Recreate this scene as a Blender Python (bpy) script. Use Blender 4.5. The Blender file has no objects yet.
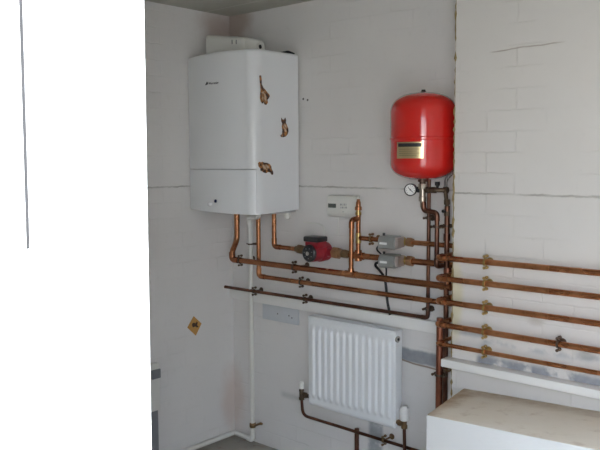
import bpy, bmesh, math, random
from mathutils import Vector, Matrix
random.seed(4)
PI = math.pi
SC = bpy.context.scene
COL = SC.collection

# ------------------------------------------------------------------ camera
CAM = Vector((2.9773, -2.7711, 1.5388)); YAW, PITCH, ROLL, FPX = 0.729938, -0.088426, -0.005628, 742.48
fw = Vector((-math.sin(YAW) * math.cos(PITCH), math.cos(YAW) * math.cos(PITCH), math.sin(PITCH)))
r0 = Vector((math.cos(YAW), math.sin(YAW), 0)); u0 = r0.cross(fw)
rt = math.cos(ROLL) * r0 + math.sin(ROLL) * u0
up = -math.sin(ROLL) * r0 + math.cos(ROLL) * u0
cd = bpy.data.cameras.new('camera'); cam = bpy.data.objects.new('camera', cd); COL.objects.link(cam)
m = Matrix.Identity(4)
for i in range(3):
    m[i][0] = rt[i]; m[i][1] = up[i]; m[i][2] = -fw[i]; m[i][3] = CAM[i]
cam.matrix_world = m
cd.sensor_width = 36; cd.lens = FPX / 600 * 36; cd.clip_start = 0.02
SC.camera = cam

def at(x, y, val, axis=1):
    d = fw + rt * ((x - 300) / FPX) - up * ((y - 225) / FPX)
    return CAM + d * ((val - CAM[axis]) / d[axis])

# ------------------------------------------------------------------ node helpers
class NT:
    def __init__(s, name):
        s.m = bpy.data.materials.new(name); s.m.use_nodes = True
        s.t = s.m.node_tree; s.b = s.t.nodes['Principled BSDF']; s.l = s.t.links
    def n(s, typ, **kw):
        nd = s.t.nodes.new(typ)
        for k, v in kw.items():
            if k[0] == '_': nd.inputs[k[1:].replace('_', ' ')].default_value = v
            else: setattr(nd, k, v)
        return nd
    def setin(s, sock, v):
        if hasattr(v, 'is_output'): s.l.new(v, sock)
        else: sock.default_value = v
    def math(s, op, a, b=0.0, c=None, clamp=False):
        nd = s.n('ShaderNodeMath', operation=op, use_clamp=clamp)
        s.setin(nd.inputs[0], a); s.setin(nd.inputs[1], b)
        if c is not None: s.setin(nd.inputs[2], c)
        return nd.outputs[0]
    def mix(s, f, a, b, blend='MIX'):
        nd = s.n('ShaderNodeMix', data_type='RGBA', blend_type=blend)
        s.setin(nd.inputs[0], f)
        s.setin(nd.inputs[6], a if hasattr(a, 'is_output') else (*a, 1))
        s.setin(nd.inputs[7], b if hasattr(b, 'is_output') else (*b, 1))
        return nd.outputs[2]
    def obj(s):
        nd = s.n('ShaderNodeTexCoord'); return nd.outputs['Object']
    def noise(s, scale, detail=3.0, rough=.55, vec=None):
        nd = s.n('ShaderNodeTexNoise'); nd.inputs['Scale'].default_value = scale
        nd.inputs['Detail'].default_value = detail; nd.inputs['Roughness'].default_value = rough
        s.l.new(vec if vec is not None else s.obj(), nd.inputs['Vector'])
        return nd.outputs['Fac']
    def ramp(s, f, lo, hi):
        nd = s.n('ShaderNodeMapRange'); nd.interpolation_type = 'SMOOTHSTEP'
        s.setin(nd.inputs[0], f); nd.inputs[1].default_value = lo; nd.inputs[2].default_value = hi
        return nd.outputs[0]
    def bump(s, h, strength, dist):
        nd = s.n('ShaderNodeBump'); nd.inputs['Strength'].default_value = strength; nd.inputs['Distance'].default_value = dist
        s.l.new(h, nd.inputs['Height']); s.l.new(nd.outputs[0], s.b.inputs['Normal'])
    def base(s, c): s.setin(s.b.inputs['Base Color'], c if hasattr(c, 'is_output') else (*c, 1))
    def p(s, **kw):
        for k, v in kw.items(): s.b.inputs[k.replace('_', ' ')].default_value = v
        return s

MATS = {}
def plain(name, c, rough=.5, metal=0.0, var=.06, scale=18.0, coat=0.0, bump=0.0):
    if name in MATS: return MATS[name]
    t = NT(name); f = t.noise(scale)
    a = tuple(min(1, x * (1 + var)) for x in c); b = tuple(x * (1 - var) for x in c)
    t.base(t.mix(f, b, a)); t.p(Roughness=rough, Metallic=metal, Coat_Weight=coat)
    t.b.inputs['Coat Roughness'].default_value = .08
    if bump: t.bump(t.noise(scale * 6), bump, .002)
    MATS[name] = t.m; return t.m

def wall_mat(name, horiz, rects=(), spots=(), cracks=(), colour=(.745, .722, .70), bright=1.0):
    """painted blockwork; horiz = 0 (x) or 1 (y) is the horizontal axis. rects: (h0,h1,z0,z1,colour,edge) unpainted patches;
    spots: (h,z,rh,rz,colour,strength) stains; cracks: (h0,z0,h1,z1,width,strength)"""
    t = NT(name); o = t.obj(); sp = t.n('ShaderNodeSeparateXYZ'); t.l.new(o, sp.inputs[0])
    h = sp.outputs[horiz]; z = sp.outputs[2]
    n1 = t.noise(7, 4); n2 = t.noise(30, 4); n3 = t.noise(2.2, 3)
    wob = t.math('MULTIPLY', t.math('SUBTRACT', n1, .5), .016)
    wob2 = t.math('MULTIPLY', t.math('SUBTRACT', n2, .5), .012)
    zz = t.math('ADD', z, wob2)
    cb = t.n('ShaderNodeCombineXYZ'); t.l.new(t.math('ADD', h, wob2), cb.inputs[0])
    t.l.new(t.math('SUBTRACT', zz, .0), cb.inputs[1])
    br = t.n('ShaderNodeTexBrick'); t.l.new(cb.outputs[0], br.inputs['Vector'])
    for k, v in (('Scale', 1.0), ('Mortar Size', .005), ('Mortar Smooth', .9), ('Brick Width', .232), ('Row Height', .078)):
        br.inputs[k].default_value = v
    br.offset = .5
    joint = br.outputs['Fac']
    jm = t.math('MULTIPLY', joint, t.ramp(t.noise(3.3, 3), .42, .72))
    c = t.mix(n3, tuple(x * .93 for x in colour), tuple(min(1, x * 1.05) for x in colour))
    c = t.mix(t.math('MULTIPLY', t.ramp(n2, .55, .8), .12), c, (.50, .47, .43))
    c = t.mix(t.math('MULTIPLY', jm, .105), c, (.42, .39, .35))
    # dirty open joint at 1.404 m
    d = t.math('ABSOLUTE', t.math('SUBTRACT', zz, 1.404))
    ck = t.math('MULTIPLY', t.math('SUBTRACT', 1, t.ramp(d, .0015, .006)), t.ramp(t.noise(5, 3), .3, .62))
    c = t.mix(t.math('MULTIPLY', ck, .55), c, (.20, .175, .14))
    bh = t.math('SUBTRACT', t.math('MULTIPLY', n2, .25), t.math('ADD', jm, ck))
    for (h0, h1, z0, z1, cc, e) in rects:
        hw = t.math('ADD', h, wob); zw = t.math('ADD', z, t.math('ADD', wob, wob2))
        a = t.math('MULTIPLY', t.ramp(hw, h0 - e, h0 + e), t.math('SUBTRACT', 1, t.ramp(hw, h1 - e, h1 + e)))
        b = t.math('MULTIPLY', t.ramp(zw, z0 - e, z0 + e), t.math('SUBTRACT', 1, t.ramp(zw, z1 - e, z1 + e)))
        k = t.math('MULTIPLY', a, b)
        if e > .01: k = t.math('MULTIPLY', k, t.ramp(t.noise(11, 4), .36, .5))
        cc2 = t.mix(n2, tuple(x * .7 for x in cc), tuple(x * 1.25 for x in cc))
        c = t.mix(k, c, cc2); bh = t.math('SUBTRACT', bh, t.math('MULTIPLY', k, .8))
    for (h0, z0, rh, rz, cc, s_) in spots:
        dx = t.math('DIVIDE', t.math('SUBTRACT', h, h0), rh); dz = t.math('DIVIDE', t.math('SUBTRACT', z, z0), rz)
        dd = t.math('SQRT', t.math('ADD', t.math('MULTIPLY', dx, dx), t.math('MULTIPLY', dz, dz)))
        dd = t.math('ADD', dd, t.math('MULTIPLY', t.math('SUBTRACT', n1, .5), .9))
        k = t.math('MULTIPLY', t.math('SUBTRACT', 1, t.ramp(dd, .25, 1.0)), s_)
        c = t.mix(k, c, cc)
    for (h0, z0, h1, z1, w, s_) in cracks:
        fr = t.math('DIVIDE', t.math('SUBTRACT', h, h0), h1 - h0)
        zl = t.math('MULTIPLY_ADD', fr, z1 - z0, z0)
        dd = t.math('ABSOLUTE', t.math('SUBTRACT', t.math('ADD', z, wob), zl))
        k = t.math('SUBTRACT', 1, t.ramp(dd, w * .3, w))
        k = t.math('MULTIPLY', k, t.math('MULTIPLY', t.ramp(fr, 0, .15), t.math('SUBTRACT', 1, t.ramp(fr, .8, 1))))
        c = t.mix(t.math('MULTIPLY', k, s_), c, (.25, .18, .13)); bh = t.math('SUBTRACT', bh, k)
    t.base(c); t.p(Roughness=.62); t.b.inputs['Specular IOR Level'].default_value = .35
    t.bump(bh, .42, .004)
    return t.m

def copper_mat(name, lo, hi, rough=.34):
    t = NT(name); o = t.obj()
    f = t.ramp(t.noise(5, 3), .3, .7); g = t.noise(60, 3)
    c = t.mix(f, lo, hi); c = t.mix(t.math('MULTIPLY', t.ramp(g, .5, .75), .3), c, tuple(x * .6 for x in lo))
    t.base(c); t.p(Metallic=.92)
    t.setin(t.b.inputs['Roughness'], t.math('MULTIPLY_ADD', f, .14, rough - .07))
    return t.m

# ------------------------------------------------------------------ mesh builder
class MB:
    def __init__(s): s.bm = bmesh.new()
    def box(s, x0, x1, y0, y1, z0, z1):
        bm = s.bm
        v = [bm.verts.new((x, y, z)) for z in (z0, z1) for y in (y0, y1) for x in (x0, x1)]
        for f in ((0, 2, 3, 1), (4, 5, 7, 6), (0, 1, 5, 4), (2, 6, 7, 3), (0, 4, 6, 2), (1, 3, 7, 5)):
            bm.faces.new([v[i] for i in f])
        return s
    def prism(s, pts, axis, a, b):
        """pts 2-D outline in the two other axes (in order), extruded along axis from a to b"""
        def mk(p, t):
            q = list(p); q.insert(axis, t); return s.bm.verts.new(q)
        A = [mk(p, a) for p in pts]; B = [mk(p, b) for p in pts]; n = len(pts)
        s.bm.faces.new(A); s.bm.faces.new(B)
        for i in range(n): s.bm.faces.new((A[i], A[(i + 1) % n], B[(i + 1) % n], B[i]))
        return s
    def rings(s, rings, cap=True, close=True):
        R = [[s.bm.verts.new(p) for p in r] for r in rings]
        for a, b in zip(R, R[1:]):
            n = len(a)
            for i in range(n if close else n - 1):
                s.bm.faces.new((a[i], a[(i + 1) % n], b[(i + 1) % n], b[i]))
        if cap:
            s.bm.faces.new(R[0]); s.bm.faces.new(R[-1])
        return s
    def lathe(s, o, axis, prof, seg=24):
        """prof: (distance along axis, radius)"""
        o = Vector(o); w = Vector(axis).normalized()
        u = w.orthogonal().normalized(); v = w.cross(u)
        s.rings([[o + w * d + (u * math.cos(2 * PI * i / seg) + v * math.sin(2 * PI * i / seg)) * max(r, 1e-4)
                  for i in range(seg)] for d, r in prof])
        return s
    def cyl(s, a, b, r, seg=16, r2=None):
        a = Vector(a); b = Vector(b); return s.lathe(a, b - a, [(0, r), ((b - a).length, r if r2 is None else r2)], seg)
    def hexnut(s, o, axis, r, l): return s.lathe(o, axis, [(0, r * .93), (l * .12, r), (l * .88, r), (l, r * .93)], 6)
    def tube(s, pts, r, bend=.03, seg=14):
        P = path(pts, bend); fr = None; out = []
        for i, p in enumerate(P):
            t = (P[min(i + 1, len(P) - 1)] - P[max(i - 1, 0)]).normalized()
            if fr is None: fr = t.orthogonal().normalized()
            fr = (fr - t * fr.dot(t)).normalized(); b = t.cross(fr)
            out.append([p + (fr * math.cos(2 * PI * k / seg) + b * math.sin(2 * PI * k / seg)) * r for k in range(seg)])
        s.rings(out); return s
    def ball(s, c, r, sx=1, sy=1, sz=1):
        q = bmesh.ops.create_uvsphere(s.bm, u_segments=14, v_segments=8, radius=r)
        for v in q['verts']: v.co = Vector((v.co.x * sx, v.co.y * sy, v.co.z * sz)) + Vector(c)
        return s
    def build(s, name, mat, parent=None, bevel=0, ang=35, origin=None, bseg=2):
        bm = s.bm
        bmesh.ops.recalc_face_normals(bm, faces=bm.faces)
        if bevel:
            ed = [e for e in bm.edges if len(e.link_faces) == 2 and e.calc_face_angle(0) > math.radians(40)]
            bmesh.ops.bevel(bm, geom=ed, offset=bevel, segments=bseg, affect='EDGES', profile=.5, clamp_overlap=True)
        me = bpy.data.meshes.new(name); off = Vector((0, 0, 0))
        if parent is not None:
            off = Vector((0, 0, 0)); q_ = parent
            while q_ is not None: off += q_.location; q_ = q_.parent
        if origin is not None: off = Vector(origin)
        if off.length: bmesh.ops.translate(bm, verts=bm.verts, vec=-off)
        bm.to_mesh(me); bm.free()
        for f in me.polygons: f.use_smooth = True
        me.set_sharp_from_angle(angle=math.radians(ang))
        me.materials.append(mat)
        o = bpy.data.objects.new(name, me); COL.objects.link(o)
        if parent is not None:
            o.parent = parent
            if origin is not None: o.location = off - parent.matrix_basis.translation
        elif origin is not None: o.location = off
        return o

def path(pts, bend, n=7):
    P = [Vector(p) for p in pts]; out = [P[0]]
    for a, b, c in zip(P, P[1:], P[2:]):
        d1 = (a - b); d2 = (c - b); l = min(bend, d1.length * .49, d2.length * .49)
        if d1.normalized().dot(d2.normalized()) < -.9995: out.append(b); continue
        p = b + d1.normalized() * l; q = b + d2.normalized() * l
        for i in range(n + 1):
            t = i / n; out.append(p * (1 - t) ** 2 + b * 2 * t * (1 - t) + q * t * t)
    out.append(P[-1]); return out

def tag(o, label=None, cat=None, group=None, kind=None):
    for k, v in (('label', label), ('category', cat), ('group', group), ('kind', kind)):
        if v: o[k] = v
    return o
def thing(name, loc, label, cat, group=None):
    o = bpy.data.objects.new(name, None); COL.objects.link(o); o.location = loc; o.empty_display_size = .05
    return tag(o, label, cat, group)
def struct(o): o['kind'] = 'structure'; return o

# ------------------------------------------------------------------ materials
COP = copper_mat('aged_copper', (.29, .112, .055), (.54, .25, .12), .25)
COPR = copper_mat('bright_copper', (.42, .165, .075), (.66, .31, .15), .3)
COPM = copper_mat('brown_copper', (.16, .06, .04), (.32, .125, .075), .36)
COPT = copper_mat('tarnished_copper', (.07, .036, .028), (.19, .09, .06), .34)
COPD = copper_mat('dark_copper', (.09, .045, .034), (.23, .11, .07), .34)
BRASS = plain('brass', (.50, .35, .14), .34, .9, .2, 40)
BRASSK = plain('tarnished_brass', (.12, .085, .055), .45, .7, .3, 40)
BRASSD = plain('dull_brass', (.24, .16, .09), .45, .8, .25, 40)
BRONZE = plain('dark_bronze_clip', (.10, .065, .045), .5, .5, .2, 40)
CHROME = plain('chrome', (.62, .61, .58), .22, 1.0, .05, 30)
GREYMET = plain('grey_metal_cover', (.36, .37, .36), .38, .55, .12, 40)
ENAMEL = plain('white_enamel', (.80, .81, .82), .42, 0, .012, 6, .1)
PLAS = plain('white_plastic', (.76, .75, .70), .38, 0, .03, 10)
PIPEW = plain('white_waste_plastic', (.74, .73, .68), .4, 0, .04, 10)
RADW = plain('radiator_enamel', (.80, .82, .83), .34, 0, .012, 6, .2)
BLACK = plain('black_plastic', (.018, .018, .02), .4, 0, .2, 20)
CABLE = plain('black_cable_sheath', (.014, .014, .016), .5, 0, .2, 20)
RED = plain('red_gloss_paint', (.60, .014, .010), .15, 0, .05, 7, .6)
PUMPR = plain('dark_red_paint', (.30, .018, .03), .38, 0, .1, 20, .1)
GOLD = plain('brushed_gold_plate', (.62, .50, .28), .3, .85, .1, 90)
DGREY = plain('dark_grey_print', (.07, .07, .08), .5, 0, .1, 30)
LCD = plain('lcd_glass', (.10, .11, .10), .2, 0, .1, 30)
DIAL = plain('white_dial', (.8, .8, .77), .4, 0, .02, 30)
TIMB = plain('white_gloss_timber', (.80, .79, .76), .42, 0, .03, 9, 0, .1)
FRAME = plain('white_door_paint', (.86, .87, .88), .4, 0, .02, 6)
LABELW = plain('white_label', (.82, .82, .8), .5, 0, .03, 30)

# ------------------------------------------------------------------ the setting
H = 2.30; XE = 1.488; YP = -.20; XJ = 2.377; XR = 3.62; YF = -2.322
CEM = (.30, .31, .33)
back = wall_mat('painted_blocks_back', 0,
    rects=[(1.06, 1.50, .626, .686, CEM, .008), (.93, 1.01, .0, .34, (.40, .41, .42), .012), (.36, .50, .3, .32, (.5, .5, .48), .02)],
    spots=[(.0, .22, .13, .26, (.55, .38, .30), .4), (.02, 2.27, .22, .2, (.34, .22, .15), .6),
           ],
    cracks=[(1.07, .628, 1.36, .614, .006, .85)])
struct(MB().box(-.12, 3.9, 0, .12, -.06, H + .1).build('wall_back', back))
left = wall_mat('painted_blocks_left', 1,
    spots=[(.0, .22, .13, .26, (.55, .38, .30), .4), (-.06, 2.23, .2, .14, (.40, .26, .2), .55),
           (-.12, 2.14, .012, .06, (.30, .14, .09), .7), (-.03, 2.12, .03, .03, (.34, .18, .12), .6)])
struct(MB().box(-.12, 0, -2.5, 0, -.06, H + .1).build('wall_left', left))
front_m = plain('front_plaster', (.72, .71, .68), .7)
w = MB().box(-.12, XJ - .035, YF - .13, YF - .01, -.06, H + .1).box(3.36, 3.9, YF - .13, YF - .01, -.06, H + .1)
w.box(XJ - .035, 3.36, YF - .13, YF - .01, 2.06, H + .1)
struct(w.build('wall_front', front_m))
struct(MB().box(XR, XR + .12, YF - .13, .12, -.06, H + .1).build('wall_side', front_m))
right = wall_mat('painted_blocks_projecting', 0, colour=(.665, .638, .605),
    rects=[(1.60, 2.6, .738, .778, CEM, .012), (1.49, 1.62, .845, .862, (.42, .43, .43), .010), (1.62, 2.3, .826, .842, (.46, .47, .47), .012)],
    spots=[(1.50, .98, .045, .24, (.62, .56, .30), .55), (1.835, .94, .05, .025, (.42, .36, .30), .45), (2.02, .845, .06, .02, (.2, .2, .2), .5)],
    cracks=[(1.62, 1.932, 1.93, 1.94, .0035, .5)])
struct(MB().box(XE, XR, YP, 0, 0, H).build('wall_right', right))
ct = NT('ceiling_board'); o_ = ct.obj(); sp = ct.n('ShaderNodeSeparateXYZ'); ct.l.new(o_, sp.inputs[0])
jn = ct.math('SUBTRACT', 1, ct.ramp(ct.math('ABSOLUTE', ct.math('SUBTRACT', sp.outputs[1], -.17)), .003, .012))
cc = ct.mix(ct.noise(3, 3), (.46, .45, .39), (.55, .54, .47)); cc = ct.mix(ct.math('MULTIPLY', jn, .5), cc, (.66, .65, .6))
ct.base(cc); ct.p(Roughness=.8); ct.bump(jn, .3, .004)
struct(MB().box(-.12, 3.9, YF - .13, .12, H, H + .1).build('ceiling', ct.m))
ft = NT('concrete_floor'); fc = ft.mix(ft.noise(5, 5), (.28, .265, .235), (.42, .39, .345))
fc = ft.mix(ft.math('MULTIPLY', ft.ramp(ft.noise(14, 3), .55, .75), .5), fc, (.25, .16, .12)); ft.base(fc); ft.p(Roughness=.85)
ft.bump(ft.noise(60, 4), .3, .003)
struct(MB().box(-.12, 3.9, YF - .13, .12, -.06, 0).build('floor', ft.m))
gm = plain('outside_paving', (.50, .44, .34), .9, 0, .15, 4)
struct(MB().box(-14, 18, -22, YF - .13, -.10, -.02).build('ground', gm))

# door lining in the opening, its strike plate and the outer frame beyond a narrow gap
ln = MB().prism([(XJ, -2.444), (XJ, -2.346), (XJ - .0012, -2.3235), (XJ - .05, -2.3235), (XJ - .05, -2.444)], 2, -.02, 2.06)
ln.prism([(XJ - .045, -2.4525), (XJ - .045, -2.444), (XJ - .05, -2.444), (XJ - .05, -2.452)], 2, -.02, 2.06)
ln.prism([(XJ, -2.60), (XJ, -2.4525), (XJ - .05, -2.4525), (XJ - .05, -2.60)], 2, -.02, 2.06)
ln.prism([(XJ - .001, -2.4525), (XJ - .001, -2.444), (XJ - .045, -2.444), (XJ - .045, -2.4525)], 2, -.02, 1.46)  # white fill lower down, where the gap's shade fades out
ln.box(XJ - .05, 3.36, -2.444, -2.322, 2.03, 2.06).box(3.33, 3.36, -2.444, -2.322, -.02, 2.03)
def lean(b):                                   # the old frame stands half a degree out of plumb
    for v_ in b.bm.verts: v_.co.y += .0085 * (v_.co.z - 1.69)
    return b
door = struct(lean(ln).build('door_1', FRAME))
lean(MB().box(XJ - .048, XJ - .010, -2.453, -2.4438, 1.462, 2.05)).build('gap_shade', BLACK, door)  # black strip standing in for the shade inside the gap
zt0 = at(28, 28, XJ, 0).z
lean(MB().box(XJ - .001, XJ + .0006, -2.4435, -2.4355, zt0 - .14, zt0)).build('plate_rim_shade', BLACK, door)  # dark outline standing in for the rim shadow of the plate
lean(MB().box(XJ - .001, XJ + .0014, -2.4435, -2.4365, zt0 - .14, zt0 - .001)).build('strike_plate', FRAME, door)

# timber batten on the back wall, ledge on the projecting wall
struct(MB().box(0.0, 1.475, -.030, 0.002, .783, .834).build('trim_1', TIMB, bevel=.0015))
struct(MB().box(XE - .022, XR, YP - .05, YP + .01, .715, .747).build('trim_2', TIMB, bevel=.004))
# lumpy yellow foam sealing the edge of the projecting wall
fb = MB(); rings = []
for i in range(150):
    z = .02 + (H - .03) * i / 149; rr = .0032 + .0055 * random.random() ** 3
    cx = XE - .002 + random.uniform(-.002, .002)
    rings.append([(cx + rr * math.cos(k * PI / 3), YP + .004 + rr * math.sin(k * PI / 3), z) for k in range(6)])
fb.rings(rings)
foam = plain('yellowed_foam', (.27, .20, .085), .85, 0, .4, 30)
struct(fb.build('trim_3', foam))

# masonry plinth bottom right
pt = NT('dusty_plinth'); geo = pt.n('ShaderNodeNewGeometry'); s2 = pt.n('ShaderNodeSeparateXYZ'); pt.l.new(geo.outputs['Normal'], s2.inputs[0])
o2 = pt.obj(); s3 = pt.n('ShaderNodeSeparateXYZ'); pt.l.new(o2, s3.inputs[0])
topm = pt.ramp(s2.outputs[2], .5, .8)
dust = pt.mix(pt.noise(5, 4), (.84, .75, .60), (.94, .88, .78))
dust = pt.mix(pt.math('MULTIPLY', pt.ramp(pt.noise(16, 4), .55, .8), .5), dust, (.48, .35, .23))
ed = pt.math('SUBTRACT', 1, pt.ramp(s3.outputs[0], 1.58, 1.68))
dust = pt.mix(pt.math('MULTIPLY', ed, pt.ramp(pt.noise(8, 4), .3, .7)), dust, (.50, .36, .22))
eb = pt.ramp(s3.outputs[1], -.31, -.21)
dust = pt.mix(pt.math('MULTIPLY', eb, pt.ramp(pt.noise(7, 4), .25, .7)), dust, (.46, .31, .18))
pt.base(pt.mix(topm, (.76, .76, .74), dust)); pt.p(Roughness=.75); pt.bump(pt.noise(22, 5), .4, .004)
bm_ = MB().prism([(1.542, YP - .002), (1.602, -.571), (3.1, -.571), (3.1, YP - .002)], 2, 0, .635)
for v_ in bm_.bm.verts:
    if v_.co.z > .3: v_.co.z += .05 * (v_.co.x - 1.58)     # the top rises slightly to the right
pl = bm_.build('masonry_plinth', pt.m, bevel=.006)
tag(pl, 'low white painted block plinth with dusty cream top under the pipes at lower right', 'plinth')

# ------------------------------------------------------------------ boiler
BX0, BX1, BZ0, BZ1, SEAM = .003, .502, 1.289, 2.052, 1.492
RC = .065
def boiler_outline(inset=0.0, n=16):
    x0, x1 = BX0 + inset, BX1 - inset; pts = [(x0, -.012), (x0, -.286 + inset)]
    for k in range(1, 6):
        a = PI / 2 * k / 5; pts.append((x0 + .020 * (1 - math.cos(a)), -.286 - .018 * math.sin(a) + inset))
    w_ = x1 - x0 - .02 - RC
    for k in range(1, n):
        f = k / n; pts.append((x0 + .020 + w_ * f, -.304 - .019 * f + inset - .036 * math.sin(PI * f) ** .85))
    for k in range(0, 13):
        a = PI / 2 * k / 12; pts.append((x1 - RC + RC * math.sin(a), -.323 + RC - RC * math.cos(a) + inset))
    pts.append((x1, -.012)); return pts
def front_y(x):
    f = (x - BX0 - .020) / (BX1 - BX0 - .02 - RC); return -.304 - .019 * f - .036 * math.sin(PI * f) ** .85
boiler = thing('boiler', (.27, -.16, BZ0), 'white wall-hung boiler with rounded front in the wall corner', 'boiler')
c = MB()
c.prism(boiler_outline(), 2, SEAM + .0015, BZ1 - .012)
c.rings([[(p[0], p[1], BZ1 - .012) for p in boiler_outline()], [(p[0], p[1], BZ1 - .004) for p in boiler_outline(.003)], [(p[0], p[1], BZ1) for p in boiler_outline(.011)]])
xe = BX1 - .0115
lo = [(BX0, -.012), (BX0, -.255), (xe, -.255)] + [p for p in boiler_outline() if p[0] > xe + .0005 and p[1] < -.02] + [(BX1, -.012)]
lo.insert(3, (xe, -.323 + RC - math.sqrt(RC * RC - (RC - .0115) ** 2)))
c.prism(lo, 2, BZ0, SEAM + .0015)
def sag(b_):                                   # the underside drops a little towards the front right
    for v_ in b_.bm.verts:
        if abs(v_.co.z - BZ0) < 1e-5: v_.co.z -= .012 * (-v_.co.y / .3) * (v_.co.x / .5)
    return b_
sag(c).build('casing', ENAMEL, boiler, ang=30)
fl = [p for p in boiler_outline() if p[1] < -.268 and p[0] < BX1 - .0145]
fl = [(BX0, -.258)] + fl + [(BX1 - .0135, -.323 + RC - math.sqrt(RC * RC - (RC - .0135) ** 2)), (BX1 - .0135, -.258)]
sag(MB().prism(fl, 2, BZ0, SEAM - .0015)).build('drop_down_panel', ENAMEL, boiler, ang=30)
MB().box(BX0 + .05, BX1 - .012, -.20, -.02, BZ0 - .014, BZ0 + .002).build('base_tray', plain('grey_tray', (.42, .42, .42), .5), boiler, bevel=.004)
MB().lathe((.465, -.06, BZ0 - .014), (0, 0, -1), [(0, .010), (.008, .010), (.009, .016), (.030, .014), (.033, .010)]).build('drain_knob', PLAS, boiler)
kp = at(217, 201, -.342)
MB().lathe((kp.x, front_y(kp.x) + .004, kp.z), (0, -1, 0), [(0, .0085), (.008, .0085), (.010, .006)]).build('status_light', plain('blue_black_lens', (.02, .02, .06), .2), boiler)
kp = at(211, 204, -.342)
MB().ball((kp.x, front_y(kp.x) + .001, kp.z), .015, 1.1, .6, .8).build('dial_bump', plain('clear_white', (.9, .9, .92), .12), boiler)
MB().box(.40, .488, -.10, -.02, BZ1 - .002, BZ1 + .006).tube([(.40, -.05, BZ1 + .008), (.47, -.05, BZ1 + .012), (.492, -.03, BZ1)], .006, .01).build('mounting_bracket', BLACK, boiler)
# flue turret on top, running into the left wall
fx0, fx1 = .088, .362
def flue_ring(x, zt, s=1.0):
    y0, y1 = -.245, -.095; zb = 2.036; q = []
    cy, cz = (y0 + y1) / 2, (zb + zt) / 2; hw, hh = (y1 - y0) / 2 * s, (zt - zb) / 2 * s; r = .022
    for sx, sz, a0 in ((1, 1, 0), (-1, 1, PI / 2), (-1, -1, PI), (1, -1, 1.5 * PI)):
        for k in range(4):
            a = a0 + PI / 2 * k / 3
            q.append((x, cy + sx * (hw - r) + r * math.cos(a), cz + sz * (hh - r) + r * math.sin(a)))
    return q
fm = MB().cyl((.2, -.15, 2.085), (.2, -.001, 2.085), .05, 24).rings([flue_ring(fx0, 2.166), flue_ring(.29, 2.138), flue_ring(.305, 2.134), flue_ring(fx1 - .015, 2.128), flue_ring(fx1, 2.122, .9)])
flue = fm.build('flue_duct', PLAS, boiler, ang=50)
hp = at(259, 45, fx1, 0)
MB().lathe((fx1 - .002, hp.y, 2.088), (1, 0, 0), [(0, .021), (.010, .020), (.012, .012), (.006, .011), (.006, 0)]).build('test_point', PLAS, flue)
MB().cyl((fx1 + .004, hp.y, 2.088), (fx1 + .009, hp.y, 2.088), .010).build('port_plug', BLACK, flue)
for dx in (-.006, .008):
    q = at(234 + dx * 300, 42, -.246)
    MB().box(q.x - .0018, q.x + .0018, -.249, -.243, q.z - .010, q.z + .010).build('embossed_mark', plain('grey_print', (.3, .3, .3), .5), flue)
# maker's mark: a small wedge and a line of script
def text(body, size, loc, rx, rz, mat, name, parent, shear=0.0, ext=.0006):
    cu = bpy.data.curves.new(name, 'FONT'); cu.body = body; cu.size = size; cu.extrude = ext; cu.shear = shear
    cu.align_x = 'LEFT'; cu.align_y = 'CENTER'
    o = bpy.data.objects.new(name, cu); COL.objects.link(o)
    dg = bpy.context.evaluated_depsgraph_get(); me = bpy.data.meshes.new_from_object(o.evaluated_get(dg))
    bpy.data.objects.remove(o); me.materials.append(mat)
    o = bpy.data.objects.new(name, me); COL.objects.link(o); o.parent = parent
    o.location = Vector(loc) - parent.location; o.rotation_euler = (rx, 0, rz); return o
lg = at(207.5, 84, -.335); y_ = front_y(lg.x) - .0004
MB().prism([(lg.x + .000, lg.z - .007), (lg.x + .016, lg.z - .005), (lg.x + .022, lg.z + .003), (lg.x + .012, lg.z + .009)], 1, y_ - .003, y_ + .004).build('logo_mark', DGREY, boiler)
sl = math.atan2(front_y(lg.x + .09) - front_y(lg.x + .02), .07)
text('Worcester', .016, (lg.x + .024, front_y(lg.x + .024) - .0012, lg.z - .001), PI / 2, sl, DGREY, 'logo_lettering', boiler, .25)

# three cat stickers on the boiler's right-hand side
cat_t = NT('tortoiseshell_print'); nz = cat_t.ramp(cat_t.noise(55, 2), .42, .62)
cat_t.base(cat_t.mix(nz, (.05, .022, .012), (.42, .17, .05))); cat_t.p(Roughness=.5); CATM = cat_t.m
cat_p = NT('pale_fur_print'); cat_p.base(cat_p.mix(cat_p.ramp(cat_p.noise(70, 2), .4, .65), (.30, .14, .06), (.62, .47, .33))); cat_p.p(Roughness=.5)
def sticker(pix, ncut, label, patch):
    pp = [at(x, y, BX1, 0) for x, y in pix]
    cy = sum(p.y for p in pp) / len(pp); cz = sum(p.z for p in pp) / len(pp)
    t = thing('cat_sticker', (BX1, cy, cz), label, 'sticker', 'cat stickers on the boiler')
    MB().prism([(p.y, p.z) for p in pp], 0, BX1 - .0002, BX1 + .0022).build('cat_body', CATM, t)
    q = [at(x, y, BX1, 0) for x, y in patch]
    MB().prism([(p.y, p.z) for p in q], 0, BX1 + .0021, BX1 + .0032).build('pale_fur', cat_p.m, t)
sticker([(259.2, 75.5), (260.8, 75.3), (261.4, 79), (261.6, 84), (263, 87.5), (265.5, 90.2), (267, 92.3), (268.6, 94), (269.6, 96), (268.4, 98.4), (267.2, 99.8), (267.6, 102.5), (266.3, 104.8), (264.6, 104.6), (263.4, 102.2), (262.2, 103.6), (260.8, 101.5), (259.9, 98), (260.2, 93.5), (260.6, 90), (260.0, 84), (259.6, 80)],
        0, 'climbing cat sticker with raised tail, topmost on the boiler side', [(261, 92.5), (264, 91), (265.6, 95), (266, 101), (264.5, 103.5), (262, 100)])
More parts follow.
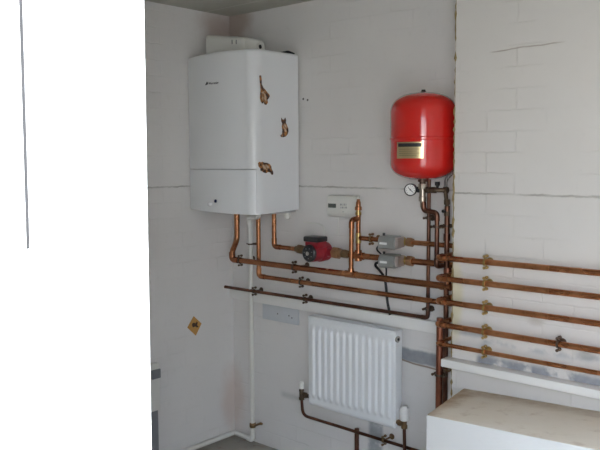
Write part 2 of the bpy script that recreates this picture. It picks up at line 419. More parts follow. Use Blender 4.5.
sticker([(281.2, 117.8), (282.4, 119.6), (284, 119.6), (285, 117.6), (285.8, 120), (285.6, 122.8), (286.8, 125.5), (288, 128.6), (288.2, 131.5), (287.2, 134.4), (285.6, 136.4), (283.2, 137.2), (280.8, 137), (280.3, 135.4), (282, 134), (282.3, 130.5), (281.8, 126.5), (282.2, 123.6), (281.2, 121)],
        0, 'sitting cat sticker nearest the boiler side\'s rear edge, middle of three', [(283, 124), (285, 123.5), (286.4, 128), (285.8, 132), (283.6, 131)])
sticker([(258, 163.2), (259.2, 161.8), (261, 162.4), (262.4, 161.8), (264, 162.6), (266.8, 162.8), (269.6, 164.2), (271, 166.4), (271.4, 169), (272.8, 171.6), (273, 174.2), (271.8, 175), (270, 172.4), (267.6, 172), (265.8, 173.2), (263.4, 172.4), (262, 171.2), (260.4, 170.6), (260.4, 168.4), (258.6, 166.6)],
        0, 'crouching cat sticker with hanging tail, lowest on the boiler side', [(262, 165), (266, 164.5), (269, 167), (267, 170), (263, 169)])

# ------------------------------------------------------------------ pipes
def clip(parent, p, axis, r, wall_y, mat, wall_mat_=None, double=False):
    """ring clip with two screw lugs and a stud to the wall (axis 0: pipe along x, 2: along z)"""
    p = Vector(p); a = Vector((1, 0, 0)) if axis == 0 else Vector((0, 0, 1)); v = Vector((0, 0, 1)) if axis == 0 else Vector((1, 0, 0))
    b = MB(); b.lathe(p - a * .004, a, [(0, r + .001), (0, r + .0040), (.008, r + .0040), (.008, r + .001)], 16)
    for s in (-1, 1):
        c0 = p + v * s * (r + .0105)
        b.lathe(c0 + Vector((0, -.013, 0)), (0, 1, 0), [(0, .003), (.001, .0058), (.007, .0058), (.008, .003), (.020, .003), (.021, .0064), (.029, .0064), (.030, .003)], 8)
    b.cyl(p + Vector((0, r, 0)), (p.x, wall_y, p.z), .0045, 8)
    b.lathe((p.x, wall_y, p.z), (0, -1, 0), [(0, .014), (.003, .014), (.004, .007)], 12)
    return b.build('pipe_clip', mat, parent)
def elbow(parent, pts, r, mat, bend, name='elbow_fitting'):
    return MB().tube(pts, r * 1.16, bend).build(name, mat, parent)
def pipe(pts, r, label, bend=.03, mat=COP, group=None, fit=True, name='copper_pipe'):
    P = [Vector(p) for p in pts]
    t = thing(name, P[0], label, 'pipe', group)
    MB().tube(P, r, bend).build('pipe_run', mat, t)
    if fit:
        for a, b, c_ in zip(P, P[1:], P[2:]):
            d1 = (a - b); d2 = (c_ - b)
            l1 = min(bend + r * 1.1, d1.length * .8); l2 = min(bend + r * 1.1, d2.length * .8)
            elbow(t, [b + d1.normalized() * l1, b, b + d2.normalized() * l2], r, mat, bend)
    return t
YC = -.10; YD = -.055; YE = -.03; YA = -.06
G1 = 'copper pipes on the back wall'
# pump-height return header C and its drop from the boiler
pC = pipe([(.103, -.062, BZ0 + .002), (.103, -.062, 1.115), (.103, YC, 1.050), (.106, YC, 1.011), (.14, YC, 1.011), (1.405, YC, 1.010), (1.405, YC, 1.055)], .0147,
          'thick copper pipe cranking down from the boiler\'s left end and along behind the pump', .026, group=G1, fit=False)
pC['label'] = 'thick copper pipe with cranked drop, leftmost under the boiler, running along below the pump'
elbow(pC, [(.103, YC, 1.050), (.104, YC, 1.011), (.150, YC, 1.011)], .0147, COP, .026)
for px in (240, 294):
    q = at(px, 263, YC); clip(pC, (q.x, YC, 1.011), 0, .014, 0, BRONZE)
pD = pipe([(.257, YD, BZ0 + .002), (.257, YD, .932), (1.44, YD, .930)], .0117,
          'thinner copper pipe from boiler middle, turning right just beneath the thick pipe', .03, group=G1)
for px, y in ((301, 282.5),):
    q = at(px, y, YD); clip(pD, (q.x, YD, .931), 0, .011, 0, BRONZE)
pP = pipe([(.375, YA, BZ0 + .002), (.375, YA, 1.096), (.570, YA, 1.095)], .0117,
          'short copper pipe dropping from the boiler\'s right end into the red pump', .03, group=G1)
pE = pipe([(.002, -.062, .848), (1.268, YE, .848), (1.268, YE, 1.46)], .0084,
          'thin dark copper pipe along the timber batten rising up beside the red tank\'s valve', .022, mat=COPD, group=G1)
for px, y in ((257.5, 291), (307, 297.5)):
    q = at(px, y, YE); clip(pE, (q.x, -.062 + .032 * q.x / 1.268, .848), 0, .0075, 0, BRONZE)
clip(pE, (1.268, YE, .885), 2, .0075, 0, BRONZE); clip(pE, (1.268, YE, 1.283), 2, .0075, 0, BRONZE)
# B: pump outlet to lower zone valve and on
pB = pipe([(.80, YA, 1.094), (1.452, YA, 1.094)], .014,
          'copper pipe from pump through the lower grey valve box to the wall edge', .03, group=G1)
# G riser with A branch and air vent, F bypass riser
XG = .911
pA = pipe([(XG, YA, 1.176), (1.452, YA, 1.176)], .011,
          'copper pipe from the riser through the upper grey valve box to the wall edge', .03, group=G1)
q = at(371, 239, YA); clip(pA, (q.x, YA, 1.176), 0, .011, 0, BRASSD)
pG = pipe([(XG, YA, 1.094), (XG, YA, 1.288)], .011, 'paler upright copper pipe capped by the air vent, right of its twin riser', .02, group=G1)
MB().lathe((XG, YA, 1.07), (0, 0, 1), [(0, .0165), (.05, .0165)]).build('tee_fitting', COP, pG)
MB().lathe((XG - .03, YA, 1.094), (1, 0, 0), [(0, .017), (.062, .017)]).build('tee_fitting', COP, pG)
MB().lathe((XG, YA, 1.152), (0, 0, 1), [(0, .013), (.048, .013)]).build('tee_fitting', BRASS, pG)
pF = pipe([(.900, YC, 1.011), (.903, YC, 1.262), (.912, YA, 1.266)], .011, 'upright copper pipe with elbowed top, left of its twin beneath the air vent', .026, group=G1)
MB().lathe((.900, YC, 1.022), (0, 0, 1), [(0, .015), (.018, .013)]).build('tee_fitting', COP, pF)
MB().lathe((.868, YC, 1.011), (1, 0, 0), [(0, .0165), (.064, .0165)]).build('tee_fitting', COP, pF)
av = thing('air_vent', (XG, YA, 1.288), 'small brass air vent with copper cap topping the paired risers', 'air vent')
MB().lathe((XG, YA, 1.282), (0, 0, 1), [(0, .014), (.012, .014), (.013, .011), (.026, .011)]).build('vent_body', BRASS, av)
MB().lathe((XG, YA, 1.305), (0, 0, 1), [(0, .016), (.014, .016), (.018, .012), (.036, .011), (.042, .008), (.05, .007)]).build('vent_cap', COP, av)
# V2: from the vessel valve over and down to B
VX, VY = 1.318, -.16
pV = pipe([(VX + .004, VY, 1.37), (VX + .006, VY, 1.326), (1.388, VY, 1.318), (1.388, VY, 1.10), (1.388, YA - .01, 1.096)], .0095,
          'copper pipe stepping sideways below the red tank then dropping to the horizontal pipes', .022, mat=COPD, group=G1)
clip(pV, (1.388, VY, 1.262), 2, .0095, 0, BRONZE)
# V3 behind: long upright at the wall edge; W: fat upright in front
pV3 = pipe([(1.402, -.105, 1.345), (1.402, -.105, 0.0)], .011, 'tall dark upright pipe tight against the yellow foam edge, rear of the bundle', .02, mat=COPD, group=G1)
MB().lathe((1.402, -.105, 1.20), (0, 0, 1), [(0, .014), (.03, .014)]).build('coupling', COPD, pV3)
clip(pV3, (1.402, -.105, 1.262), 2, .011, 0, BRONZE)
clip(pV3, (1.402, -.105, .66), 2, .011, 0, BRASSD)
pW = pipe([(1.434, -.205, .90), (1.431, -.205, 0.0)], .014, 'thick upright copper pipe dropping behind the plinth\'s left edge, front of the bundle', .02, mat=COPM, group=G1)
clip(pW, (1.432, -.205, .665), 2, .014, -.17, BRASSK)
# small copper foot elbow seen at the plinth edge
pf = at(435, 407, -.26)
# bundle joints: red-brown tees near the edge
MB().lathe((1.405, YC, 1.035), (0, 0, 1), [(0, .018), (.045, .0175), (.055, .014)]).build('tee_fitting', COPM, pC)
MB().lathe((1.372, YC, 1.010), (1, 0, 0), [(0, .0168), (.05, .0168)]).build('tee_fitting', COP, pC)

# five pipes along the projecting wall
RZ = [1.149, 1.067, .975, .882, .804]; XL = 1.442; YR = -.24
GR = 'copper pipes along the right wall'
RL = ['topmost of the five copper pipes along the right wall', 'second copper pipe down of five along the right wall',
      'middle one of the five copper pipes along the right wall', 'fourth copper pipe down along the right wall, above the thinner lowest',
      'thinnest and lowest copper pipe along the right wall, just above white ledge']
for i, z in enumerate(RZ):
    r = .0085 if i == 4 else .0112
    p = pipe([(XR - .001, YR, z), (XL, YR, z), (XL, -.085 if i != 2 else -.075, z)], r, RL[i], .024, mat=COPR, group=GR)
    clip(p, (1.648, YR, z), 0, r, YP, BRASS)
    if i == 3: clip(p, (1.936, YR, z), 0, r, YP, BRONZE)
    clip(p, (2.75, YR, z), 0, r, YP, BRASS)

# ------------------------------------------------------------------ pump
PX, PZ = .690, 1.096
pump = thing('pump', (PX, YA, PZ), 'dark red circulating pump with black terminal box between copper pipes', 'pump')
MB().lathe((PX, YA + .035, PZ), (0, -1, 0), [(0, .030), (.006, .046), (.055, .048), (.062, .044)], 28).lathe((PX - .075, YA, PZ), (1, 0, 0), [(0, .024), (.01, .024), (.02, .022), (.13, .022), (.14, .024), (.15, .024)], 20).build('pump_body', PUMPR, pump)
MB().lathe((PX, YA - .025, PZ), (0, -1, 0), [(0, .043), (.052, .043), (.060, .039)], 28).build('motor', PUMPR, pump)
MB().box(PX - .042, PX + .044, YA - .075, YA - .012, PZ + .022, PZ + .054).build('terminal_base', PUMPR, pump, bevel=.006)
MB().box(PX - .044, PX + .046, YA - .085, YA - .008, PZ + .052, PZ + .078).build('terminal_box', BLACK, pump, bevel=.006)
mc = MB().lathe((PX, YA - .084, PZ), (0, -1, 0), [(0, .041), (.010, .041), (.016, .034)], 28).build('motor_cap', BLACK, pump)
MB().lathe((PX, YA - .099, PZ), (0, -1, 0), [(0, .011), (.006, .010), (.007, .006)], 16).build('vent_screw', CHROME, mc)
for k in range(7):
    a = k * 2 * PI / 7 + .3
    q = Vector((PX + .024 * math.cos(a), YA - .0995, PZ + .024 * math.sin(a)))
    MB().ball(q, .0028, 1, .5, 1).build('cap_mark', GREYMET, mc)
MB().hexnut((PX - .150, YA, PZ), (1, 0, 0), .024, .028).lathe((PX - .166, YA, PZ), (1, 0, 0), [(0, .015), (.018, .018)]).lathe((PX - .124, YA, PZ), (1, 0, 0), [(0, .019), (.05, .019)]).build('inlet_union', BRASSD, pump)
MB().hexnut((PX + .074, YA, PZ), (1, 0, 0), .029, .034).lathe((PX + .106, YA, PZ), (1, 0, 0), [(0, .022), (.018, .016), (.022, .016)]).build('outlet_union', plain('ruddy_brass', (.42, .25, .14), .4, .8, .2), pump)
MB().hexnut((PX + .128, YA, PZ), (1, 0, 0), .022, .026).lathe((PX + .152, YA, PZ), (1, 0, 0), [(0, .018), (.02, .0165)]).build('valve_union', BRASSD, pump)

# ------------------------------------------------------------------ zone valves
def zone_valve(pxl, z, r, label):
    y0 = -.135; xl = at(pxl, 262, y0).x; xr = xl + .108
    t = thing('zone_valve', ((xl + xr) / 2, YA, z), label, 'valve', 'zone valves on the copper pipes')
    MB().prism([(y0, z - .026), (y0, z + .010), (y0 + .012, z + .026), (YA - .012, z + .028), (YA - .012, z - .028), (y0 + .008, z - .030)], 0, xl, xl + .082).build('actuator_cover', GREYMET, t, bevel=.003)
    MB().box(xl + .010, xl + .048, y0 - .0006, y0 + .001, z - .010, z + .000).build('rating_label', LABELW, t)
    MB().box(xl + .080, xr - .012, y0 + .014, YA - .01, z - .022, z + .022).build('end_plate', plain('pinkish_zinc', (.50, .42, .38), .4, .6, .1), t, bevel=.003)
    MB().lathe((xl - .004, YA, z), (1, 0, 0), [(0, r + .003), (.02, r + .004), (.03, .022), (.09, .022), (.10, r + .004), (.115, r + .003)]).build('valve_body', BRASS, t)
    MB().hexnut((xl + .106, YA, z), (1, 0, 0), r + .010, .026).build('compression_nut', plain('ruddy_brass', (.42, .25, .14), .4, .8, .2), t)
    MB().hexnut((xl - .024, YA, z), (1, 0, 0), r + .009, .024).build('compression_nut', BRASS, t)
    MB().cyl((xl + .012, y0 + .03, z + .025), (xl + .012, y0 + .03, z + .038), .006).build('manual_lever', BLACK, t)
    return xl
xl1 = zone_valve(377.6, 1.176, .011, 'upper grey metal valve box with white label on thinner pipe')
xl2 = zone_valve(377.8, 1.094, .014, 'lower grey metal valve box with white label level with the pump')
def cable(pts, r, label):
    o = MB().tube(pts, r, .03, 10).build('cable', CABLE); return tag(o, label, 'cable')
ca = [at(x, y, Y) for x, y, Y in ((378.5, 246, -.11), (376.6, 248, -.11), (377.2, 250.5, -.105), (381, 254, -.09), (385, 259, -.04), (386.5, 268, -.03), (386, 278, -.03))]
cable(ca, .0040, 'short black cable looping from the upper valve box behind lower one')
cb_ = [at(x, y, Y) for x, y, Y in ((379, 262, -.11), (375.4, 263.5, -.105), (375.6, 266, -.10), (380, 271, -.07), (384.5, 277, -.036), (386, 286, -.034), (387, 300, -.034), (390, 315, -.034))]
cable(cb_, .0060, 'black cable from the lower valve box hanging down behind pipes to batten')

# ------------------------------------------------------------------ expansion vessel and its valve set
tank = thing('expansion_vessel', (VX, VY, 1.452), 'red pressure tank with gold label plate hung beside the wall edge', 'tank')
ZB, ZT, R = 1.452, 1.806, .134
prof = []
for k in range(0, 9):
    a = PI / 2 * k / 8; prof.append((0 + .066 * (1 - math.cos(a)), .018 + (R - .018) * math.sin(a) ** .9 if k else .018))
prof += [(.160, R), (.164, R + .0025), (.170, R + .0025), (.174, R)]
hh = ZT - ZB
for k in range(1, 10):
    a = PI / 2 * k / 9; prof.append((hh - .078 + .078 * math.sin(a), R * max(math.cos(a), .0) ** .72 if k < 9 else .004))
prof.insert(len(prof) - 9, (hh - .078, R))
MB().lathe((VX, VY, ZB), (0, 0, 1), prof, 56).build('tank_shell', RED, tank, ang=25)
MB().lathe((VX, VY, ZT - .003), (0, 0, 1), [(0, .012), (.006, .012), (.008, .009), (.014, .008)]).build('air_valve_cap', BLACK, tank)
# curved label plate
def band(a0, a1, z0, z1, rr, th, n=12):
    b = MB(); rg = []
    for k in range(n + 1):
        a = a0 + (a1 - a0) * k / n; cx, sy = math.cos(a), math.sin(a)
        rg.append([(VX + (rr) * cx, VY + rr * sy, z0), (VX + (rr + th) * cx, VY + (rr + th) * sy, z0), (VX + (rr + th) * cx, VY + (rr + th) * sy, z1), (VX + rr * cx, VY + rr * sy, z1)])
    return b.rings(rg)
view_a = math.atan2(CAM.y - VY, CAM.x - VX)
def ang_px(px):   # bearing on the drum for a column seen in the picture
    best = None
    for k in range(-120, 121):
        a = view_a + k * PI / 240
        p = Vector((VX + R * math.cos(a), VY + R * math.sin(a), 1.6)) - CAM
        x = 300 + FPX * p.dot(rt) / p.dot(fw)
        if best is None or abs(x - px) < best[0]: best = (abs(x - px), a)
    return best[1]
aL, aR = ang_px(397.3), ang_px(423.4)
zt_, zb_ = at(410, 142, -.28).z, at(410, 158.4, -.28).z
plate = band(aL, aR, zb_, zt_, R - .001, .003).build('label_plate', GOLD, tank, ang=30)
band(aL + (aR - aL) * .06, aR - (aR - aL) * .06, zt_ - .019, zt_ - .005, R + .0018, .0008).build('printed_header', BLACK, plate, ang=30)
for k in range(4):
    z = zt_ - .028 - k * .008
    band(aL + (aR - aL) * .1, aR - (aR - aL) * (.12 + .1 * (k % 2)), z - .0012, z + .0012, R + .0018, .0006).build('printed_line', plain('faint_print', (.34, .27, .15), .45, .6), plate, ang=30)
# wall bracket strap
MB().box(VX - .03, VX + .03, VY + R - .004, -.001, 1.598, 1.646).build('wall_bracket', BLACK, tank)
q = at(389.5, 140, VY)
MB().lathe((VX - R - .002, VY + .015, q.z), (-1, 0, 0), [(0, .006), (.006, .006), (.008, .004), (.014, .004)]).build('strap_bolt', BRONZE, tank)

vs = thing('vessel_valve', (VX, VY, 1.36), 'chrome and brass valve tee hanging under the red tank', 'valve')
MB().lathe((VX, VY, ZB + .004), (0, 0, -1), [(0, .020), (.012, .020), (.014, .013), (.03, .013)], 18).build('tank_connector', BRONZE, vs)
MB().hexnut((VX, VY, 1.436), (0, 0, -1), .018, .022).lathe((VX, VY, 1.414), (0, 0, -1), [(0, .013), (.03, .013), (.032, .016), (.05, .016), (.052, .010), (.075, .010)]).build('valve_tee', plain('worn_chrome', (.42, .37, .30), .3, .9, .15), vs)
mz = at(430, 190, VY).z
MB().cyl((VX - .02, VY, mz), (VX + .055, VY, mz), .0085).hexnut((VX + .016, VY, mz), (1, 0, 0), .014, .016).hexnut((VX + .05, VY, mz), (1, 0, 0), .013, .014).build('side_branch', BRASSK, vs)
gq = at(409.5, 190, VY - .02)
gauge = thing('pressure_gauge', (gq.x, VY, mz), 'small round pressure gauge with white dial left of the tank valve', 'gauge')
gax = Vector((.35, -.94, -.03)).normalized(); gc = Vector((gq.x, VY - .01, mz))
MB().lathe(gc, gax, [(-.014, .020), (-.012, .025), (.008, .026), (.012, .026), (.012, .0225), (.009, .0215)], 28).build('gauge_case', BLACK, gauge)
dial = MB().lathe(gc, gax, [(.0075, .0215), (.0095, .0215)], 28).build('dial_face', DIAL, gauge)
gu = gax.cross(Vector((0, 0, 1))).normalized(); gv = gu.cross(gax)
nd = gc + gax * .0098
a = nd + gu * .010 + gv * .010; b = nd - gu * .010 - gv * .010
MB().cyl(a, b, .0013, 6).cyl(nd, nd + gax * .0015, .003, 10).build('needle', BLACK, dial)
for k in range(9):
    aa = PI * 1.25 - k * 1.5 * PI / 8; d = gu * math.cos(aa) + gv * math.sin(aa)
    MB().cyl(nd + d * .0155, nd + d * .019, .0008, 5).build('scale_mark', BLACK, dial)
MB().cyl((gq.x + .012, VY, mz), (VX - .012, VY, mz), .009).hexnut((gq.x + .024, VY, mz), (1, 0, 0), .013, .014).build('gauge_stem', BLACK, gauge)
# filling loop: stop tap, check valves, braided hose
fx = at(447, 190, -.13)
floop = thing('filling_loop', (fx.x, -.13, mz), 'filling loop with black tap and braided hose by the foam edge', 'valve')
MB().cyl((VX + .055, VY, mz), (1.405, -.135, mz), .009).hexnut((1.345, VY + .008, mz), (1, 0, 0), .013, .03).build('stop_tap', BRASSK, floop)
tq = at(438, 186, -.145)
MB().cyl((tq.x, -.15, mz + .006), (tq.x, -.15, mz + .022), .006).box(tq.x - .007, tq.x + .007, -.158, -.142, mz + .018, mz + .034).build('tap_handle', BLACK, floop)
MB().hexnut((1.400, -.13, mz), (1, 0, 0), .015, .018).cyl((1.408, -.13, mz - .01), (1.404, -.11, 1.345), .008).hexnut((1.405, -.112, 1.372), (0, 0, -1), .013, .022).hexnut((1.405, -.112, 1.322), (0, 0, -1), .012, .018).build('check_valve', BRASSK, floop)
MB().lathe((1.405, -.132, 1.325), (0, -1, 0), [(0, .007), (.012, .007), (.014, .005)], 10).build('isolator_screw', BLACK, floop)
hz = NT('braided_steel'); hv = hz.n('ShaderNodeTexWave'); hv.inputs['Scale'].default_value = 60; hz.l.new(hz.obj(), hv.inputs[0])
hz.base(hz.mix(hv.outputs['Fac'], (.10, .10, .10), (.42, .41, .39))); hz.p(Metallic=.7, Roughness=.4)
MB().tube([(1.408, -.13, mz + .005), (1.405, -.125, mz + .045), (1.440, -.10, mz + .085), (1.452, -.09, mz + .03), (1.448, -.09, mz - .06), (1.444, -.09, 1.24)], .0075, .035, 10).build('braided_hose', hz.m, floop)
MB().tube([(1.444, -.09, 1.245), (1.444, -.09, 1.02)], .0075, .02).build('tail_pipe', COPD, floop)

# ------------------------------------------------------------------ programmer, sticker, plate
a0, a1 = at(327, 196, -.025), at(356, 216, -.025)
prog = thing('programmer', ((a0.x + a1.x) / 2, -.001, 1.265), 'white heating programmer with small grey screen above the red pump', 'controller')
MB().prism([(-.001, 1.262), (-.024, 1.266), (-.032, 1.285), (-.030, 1.350), (-.020, 1.364), (-.001, 1.366)], 0, a0.x + .004, a1.x + .004).build('case', PLAS, prog, bevel=.003)
s0, s1 = at(328.3, 203.4, -.031), at(336, 207.9, -.031)
MB().box(s0.x, s1.x, -.0325, -.028, s1.z, s0.z).build('screen', LCD, prog)
for k in range(4):
    for j in range(2):
        q = at(341 + k * 1.75, 204.6 + j * 2.9, -.031)
        MB().box(q.x - .004, q.x + .004, -.0335, -.028, q.z - .0045, q.z + .0045).build('button', plain('grey_button', (.34, .34, .33), .5) if (k + j) % 2 == 0 else plain('pale_button', (.55, .55, .52), .5), prog, bevel=.001)
q = at(343.5, 211.6, -.031)
MB().box(q.x - .006, q.x + .006, -.0345, -.028, q.z - .003, q.z + .003).build('button', plain('pale_button', (.55, .55, .52), .5), prog, bevel=.001)
cpath = [at(338, 217, -.004), at(338, 228, -.004), at(338, 236, -.004)]
tag(MB().tube(cpath, .002, .02, 8).build('thin_cable', PIPEW), 'thin white cable running down the wall beneath the programmer', 'cable')
cpath = [at(x, y, -.003) for x, y in ((304, 222.5), (316, 223.5), (322.5, 225), (324.5, 229), (324.5, 236))]
tag(MB().tube(cpath, .003, .02, 8).build('thin_cable', PIPEW), 'thin white cable curving down behind the red pump\'s top', 'cable')

dm = [at(x, y, 0, 0) for x, y in ((193.6, 316.2), (201.4, 323.4), (195.6, 335.6), (187.2, 327.6))]
ds = thing('diamond_sticker', (0, dm[0].y, dm[2].z), 'orange diamond warning sticker with black symbol on the left wall', 'sticker')
MB().prism([(p.y, p.z) for p in dm], 0, -.0005, .002).build('sticker_face', plain('orange_print', (.52, .27, .075), .5, 0, .15), ds)
sy = [at(x, y, 0, 0) for x, y in ((191.8, 323.6), (193.4, 322.6), (195.6, 323.2), (196.2, 321.4), (197.4, 322.4), (196.8, 325), (198.4, 327), (196.6, 327.4), (195, 326.4), (192.6, 327.4), (191.8, 325.6))]
MB().prism([(p.y, p.z) for p in sy], 0, .0018, .0032).build('symbol', plain('brown_black_ink', (.05, .025, .015), .5), ds)
e0, e1 = at(262, 305, -.012), at(298, 325, -.012)
plt = thing('blank_plate', ((e0.x + e1.x) / 2, 0, .690), 'grey blank double socket plate left of the radiator top', 'plate')
MB().box(e0.x, e1.x, -.010, .0, .696, .781).build('plate_face', plain('blue_grey_plate', (.56, .58, .60), .5, 0, .08), plt, bevel=.003)
for px, py in ((277.5, 313.8), (288.8, 315.8), (291.8, 318)):
    q = at(px, py, -.011); MB().lathe((q.x, -.009, q.z), (0, -1, 0), [(0, .0042), (.0014, .0038)], 10).build('screw_hole', BLACK, plt)
for px, py, lb in ((303.3, 99, 'left one of two tiny screw holes beside the boiler'), (307.6, 100, 'right one of two tiny screw holes beside the boiler')):
    q = at(px, py, 0); o = MB().lathe((q.x, .002, q.z), (0, -1, 0), [(0, .006), (.0028, .0055), (.003, .003)], 10).build('wall_plug', plain('grey_plug', (.12, .11, .10), .7)); tag(o, lb, 'wall plug', 'wall plugs')

# ------------------------------------------------------------------ white waste pipe
WX = .193
wp = thing('waste_pipe', (WX, -.05, 0), 'white plastic waste pipe dropping from boiler to floor and along the skirting', 'pipe')
MB().tube([(.30, -.085, BZ0), (.285, -.083, BZ0 - .046), (WX, -.06, BZ0 - .050), (WX - .002, -.05, 1.17), (WX - .006, -.045, .05), (WX - .012, -.040, .030), (.03, -.034, .028), (.028, -.06, .028), (.028, -1.4, .028)], .0125, .022).build('pipe_run', PIPEW, wp)
MB().tube([(.232, -.068, BZ0 - .0487), (WX, -.06, BZ0 - .050), (WX - .001, -.056, BZ0 - .09)], .0155, .022).build('elbow_fitting', PIPEW, wp)
MB().tube([(WX - .006, -.045, .085), (WX - .009, -.043, .030), (.145, -.039, .029)], .0155, .022).build('elbow_fitting', PIPEW, wp)
q = at(250, 244, -.05)
MB().lathe((WX - .002, -.05, q.z - .004), (0, 0, 1), [(0, .0145), (.008, .0145)]).cyl((WX - .03, -.05, q.z), (WX + .055, -.05, q.z), .003, 8).cyl((WX, -.04, q.z), (WX, 0, q.z), .004, 8).build('pipe_clip', BRONZE, wp)
dt = thing('drain_tap', (WX - .005, -.045, .115), 'small brass drain tap at the foot of the white waste pipe', 'tap')
MB().lathe((WX - .005, -.045, .10), (0, 0, 1), [(0, .015), (.004, .0175), (.022, .0175), (.026, .015)]).build('tap_collar', BRASSD, dt)
MB().tube([(WX + .008, -.046, .112), (WX + .03, -.048, .124), (WX + .062, -.05, .138)], .006, .02).ball((WX + .062, -.05, .138), .010, 1.3, .8, .7).build('tap_spout', BRASSD, dt)

# ------------------------------------------------------------------ radiator
RX0, RX1, RZ0, RZ1, RYF, RYB = .630, 1.143, .337, .776, -.105, -.045
rad = thing('radiator', ((RX0 + RX1) / 2, RYB, RZ0), 'white ribbed panel radiator on the back wall below the batten', 'radiator')
g = MB(); nx, nz = 157, 46; rows = []
nr = 13; pitch = (RX1 - RX0 - .03) / nr
def sm(a, b, x): t = min(1, max(0, (x - a) / (b - a))); return t * t * (3 - 2 * t)
for j in range(nz + 1):
    z = RZ0 + (RZ1 - RZ0) * j / nz; row = []
    for i in range(nx + 1):
        x = RX0 + (RX1 - RX0) * i / nx
        u = ((x - RX0 - .015) / pitch) % 1.0; inside = RX0 + .015 < x < RX1 - .015
        rib = sm(.14, .34, u) * (1 - sm(.66, .86, u)) if inside else 0
        env = sm(RZ0 + .038, RZ0 + .060, z) * (1 - sm(RZ1 - .060, RZ1 - .038, z))
        edge = (1 - sm(0, .008, min(z - RZ0, RZ1 - z, x - RX0, RX1 - x))) * .006
        row.append((x, RYF + .010 - .010 * rib * env + edge, z))
    rows.append(row)
g.rings(rows, cap=False, close=False)
g.build('front_panel', RADW, rad, ang=60)
MB().box(RX0 + .012, RX1 - .012, RYB, RYB + .010, RZ0 + .004, RZ1 - .006).build('back_panel', RADW, rad, bevel=.003)
for x0 in (RX0, RX1 - .004):
    MB().box(x0, x0 + .004, RYF + .014, RYB + .004, RZ0 + .006, RZ1 - .003).build('side_panel', RADW, rad, bevel=.001)
gr = MB().box(RX0, RX1, RYF + .012, RYF + .018, RZ1 - .006, RZ1 + .003).box(RX0, RX1, RYB - .004, RYB + .006, RZ1 - .006, RZ1 + .003)
for k in range(36):
    x = RX0 + (RX1 - RX0 - .006) * k / 35; gr.box(x, x + .006, RYF + .016, RYB, RZ1 - .004, RZ1 + .002)
gr.build('top_grille', RADW, rad)
pq = at(398, 336, RX1, 0)
MB().lathe((RX1 - .001, -.078, RZ1 - .034), (1, 0, 0), [(0, .016), (.005, .015), (.006, .008)], 16).build('bleed_plug', CHROME, rad)
MB().lathe((RX1 + .004, -.078, RZ1 - .034), (1, 0, 0), [(0, .0065), (.003, .006)], 10).build('bleed_valve', BLACK, rad)
for x in (RX0 + .08, RX1 - .08):
    MB().box(x - .015, x + .015, RYB + .008, -.001, RZ0 + .02, RZ1 - .06).build('wall_bracket', RADW, rad)
# lockshield valve and pipe, thermostatic valve and pipe
lx = .572
lv = thing('lockshield_valve', (lx, -.078, .36), 'dark brass valve at the radiator\'s lower left corner', 'valve')
MB().cyl((RX0 + .004, -.078, .372), (lx, -.078, .372), .010).hexnut((lx + .012, -.078, .372), (1, 0, 0), .016, .018).lathe((lx, -.078, .345), (0, 0, 1), [(0, .014), (.012, .014), (.014, .011), (.042, .011), (.044, .013), (.058, .012)]).build('valve_body', BRASSK, lv)
MB().lathe((lx, -.078, .402), (0, 0, 1), [(0, .013), (.03, .0115), (.034, .008)]).build('valve_cap', PLAS, lv)
pr = pipe([(lx, -.078, .348), (lx, -.070, .262), (1.30, -.060, .252), (1.34, -.060, .252)], .0075, 'thin dark copper pipe bending from the radiator\'s lower left valve along the wall', .035, mat=COPT, fit=False)
tx = 1.182
tv = thing('thermostatic_valve', (tx, -.078, .345), 'white radiator thermostat head at the lower right of radiator', 'valve')
MB().lathe((tx, -.078, .382), (0, 0, 1), [(0, .017), (.004, .022), (.04, .023), (.052, .021), (.057, .014), (.063, .012)], 20).build('thermostat_head', plain('white_plastic_clean', (.82, .82, .80), .35, 0, .02), tv)
MB().cyl((RX1 - .004, -.078, .366), (tx, -.078, .366), .009).hexnut((RX1 + .008, -.078, .366), (1, 0, 0), .015, .016).lathe((tx, -.078, .346), (0, 0, 1), [(0, .014), (.014, .014), (.016, .011), (.044, .011)]).build('valve_body', BRASSD, tv)
pipe([(tx, -.078, .350), (tx, -.074, .24), (tx, -.070, .16), (.985, -.066, .155), (.985, -.062, .0)], .0075, 'short upright copper pipe below the white radiator thermostat', .03, mat=COPT, fit=False)
q = at(384.5, 436, -.06)
clip(pr, (q.x, -.0665, .2565), 0, .0075, 0, BRASSD)
pipe([(.90, -.055, .27), (.90, -.055, 0.0)], .011, 'stubby dark pipe dropping to the floor from under the radiator', .02, mat=COPT, fit=False)

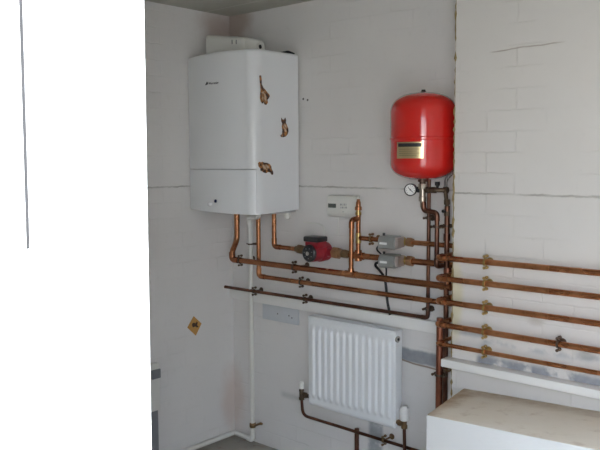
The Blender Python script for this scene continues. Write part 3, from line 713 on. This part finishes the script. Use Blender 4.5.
# pale box with grey top and conduit on the left wall, half hidden by the door lining
jy = -.537
jb = thing('junction_box', (0, jy, .29), 'small pale box with grey switch low on left wall beside door lining', 'box')
MB().box(0, .03, jy - .08, jy + .002, .29, .53).build('box_body', PLAS, jb, bevel=.004)
MB().box(.028, .040, jy - .05, jy + .002, .456, .502).build('switch_plate', plain('mid_grey_plastic', (.22, .23, .24), .5), jb, bevel=.003)
tag(MB().box(0, .022, jy - .075, jy - .006, .0, .288).build('conduit', plain('grey_conduit', (.24, .25, .26), .5), None, bevel=.004), 'grey conduit running down to the floor from the small pale box', 'conduit')

# ------------------------------------------------------------------ light
wd = bpy.data.worlds.new('sky'); SC.world = wd; wd.use_nodes = True; wt = wd.node_tree
bg = wt.nodes['Background']; tc = wt.nodes.new('ShaderNodeTexCoord'); sx = wt.nodes.new('ShaderNodeSeparateXYZ'); cr = wt.nodes.new('ShaderNodeValToRGB')
wt.links.new(tc.outputs['Generated'], sx.inputs[0]); wt.links.new(sx.outputs[2], cr.inputs[0]); wt.links.new(cr.outputs[0], bg.inputs[0])
e = cr.color_ramp.elements
e[0].position = 0.0; e[0].color = (.62, .60, .55, 1); e[1].position = .8; e[1].color = (.44, .62, 1.0, 1)
k = e.new(.15); k.color = (.76, .86, 1.0, 1)
bg.inputs[1].default_value = 6.6
sd = bpy.data.lights.new('sun', 'SUN'); so = bpy.data.objects.new('sun', sd); COL.objects.link(so)
sd.energy = 11.0; sd.angle = math.radians(1.0); sd.color = (1, .95, .86)
so.rotation_euler = Vector((-.78, .30, -.62)).to_track_quat('-Z', 'Y').to_euler(); so.location = (6, -5, 6)
fd = bpy.data.lights.new('camera_flash', 'AREA'); fo = bpy.data.objects.new('camera_flash', fd); COL.objects.link(fo)
fd.shape = 'RECTANGLE'; fd.size = .035; fd.size_y = .02; fd.energy = 7.5; fd.color = (.93, .97, 1)
fm_ = m.copy(); fm_.translation = CAM + up * .045 - rt * .03 - fw * .01; fo.matrix_world = fm_

vs_ = SC.view_settings
vs_.view_transform = 'Standard'; vs_.look = 'None'; vs_.gamma = 1.0; vs_.use_curve_mapping = False; vs_.exposure = 0.40
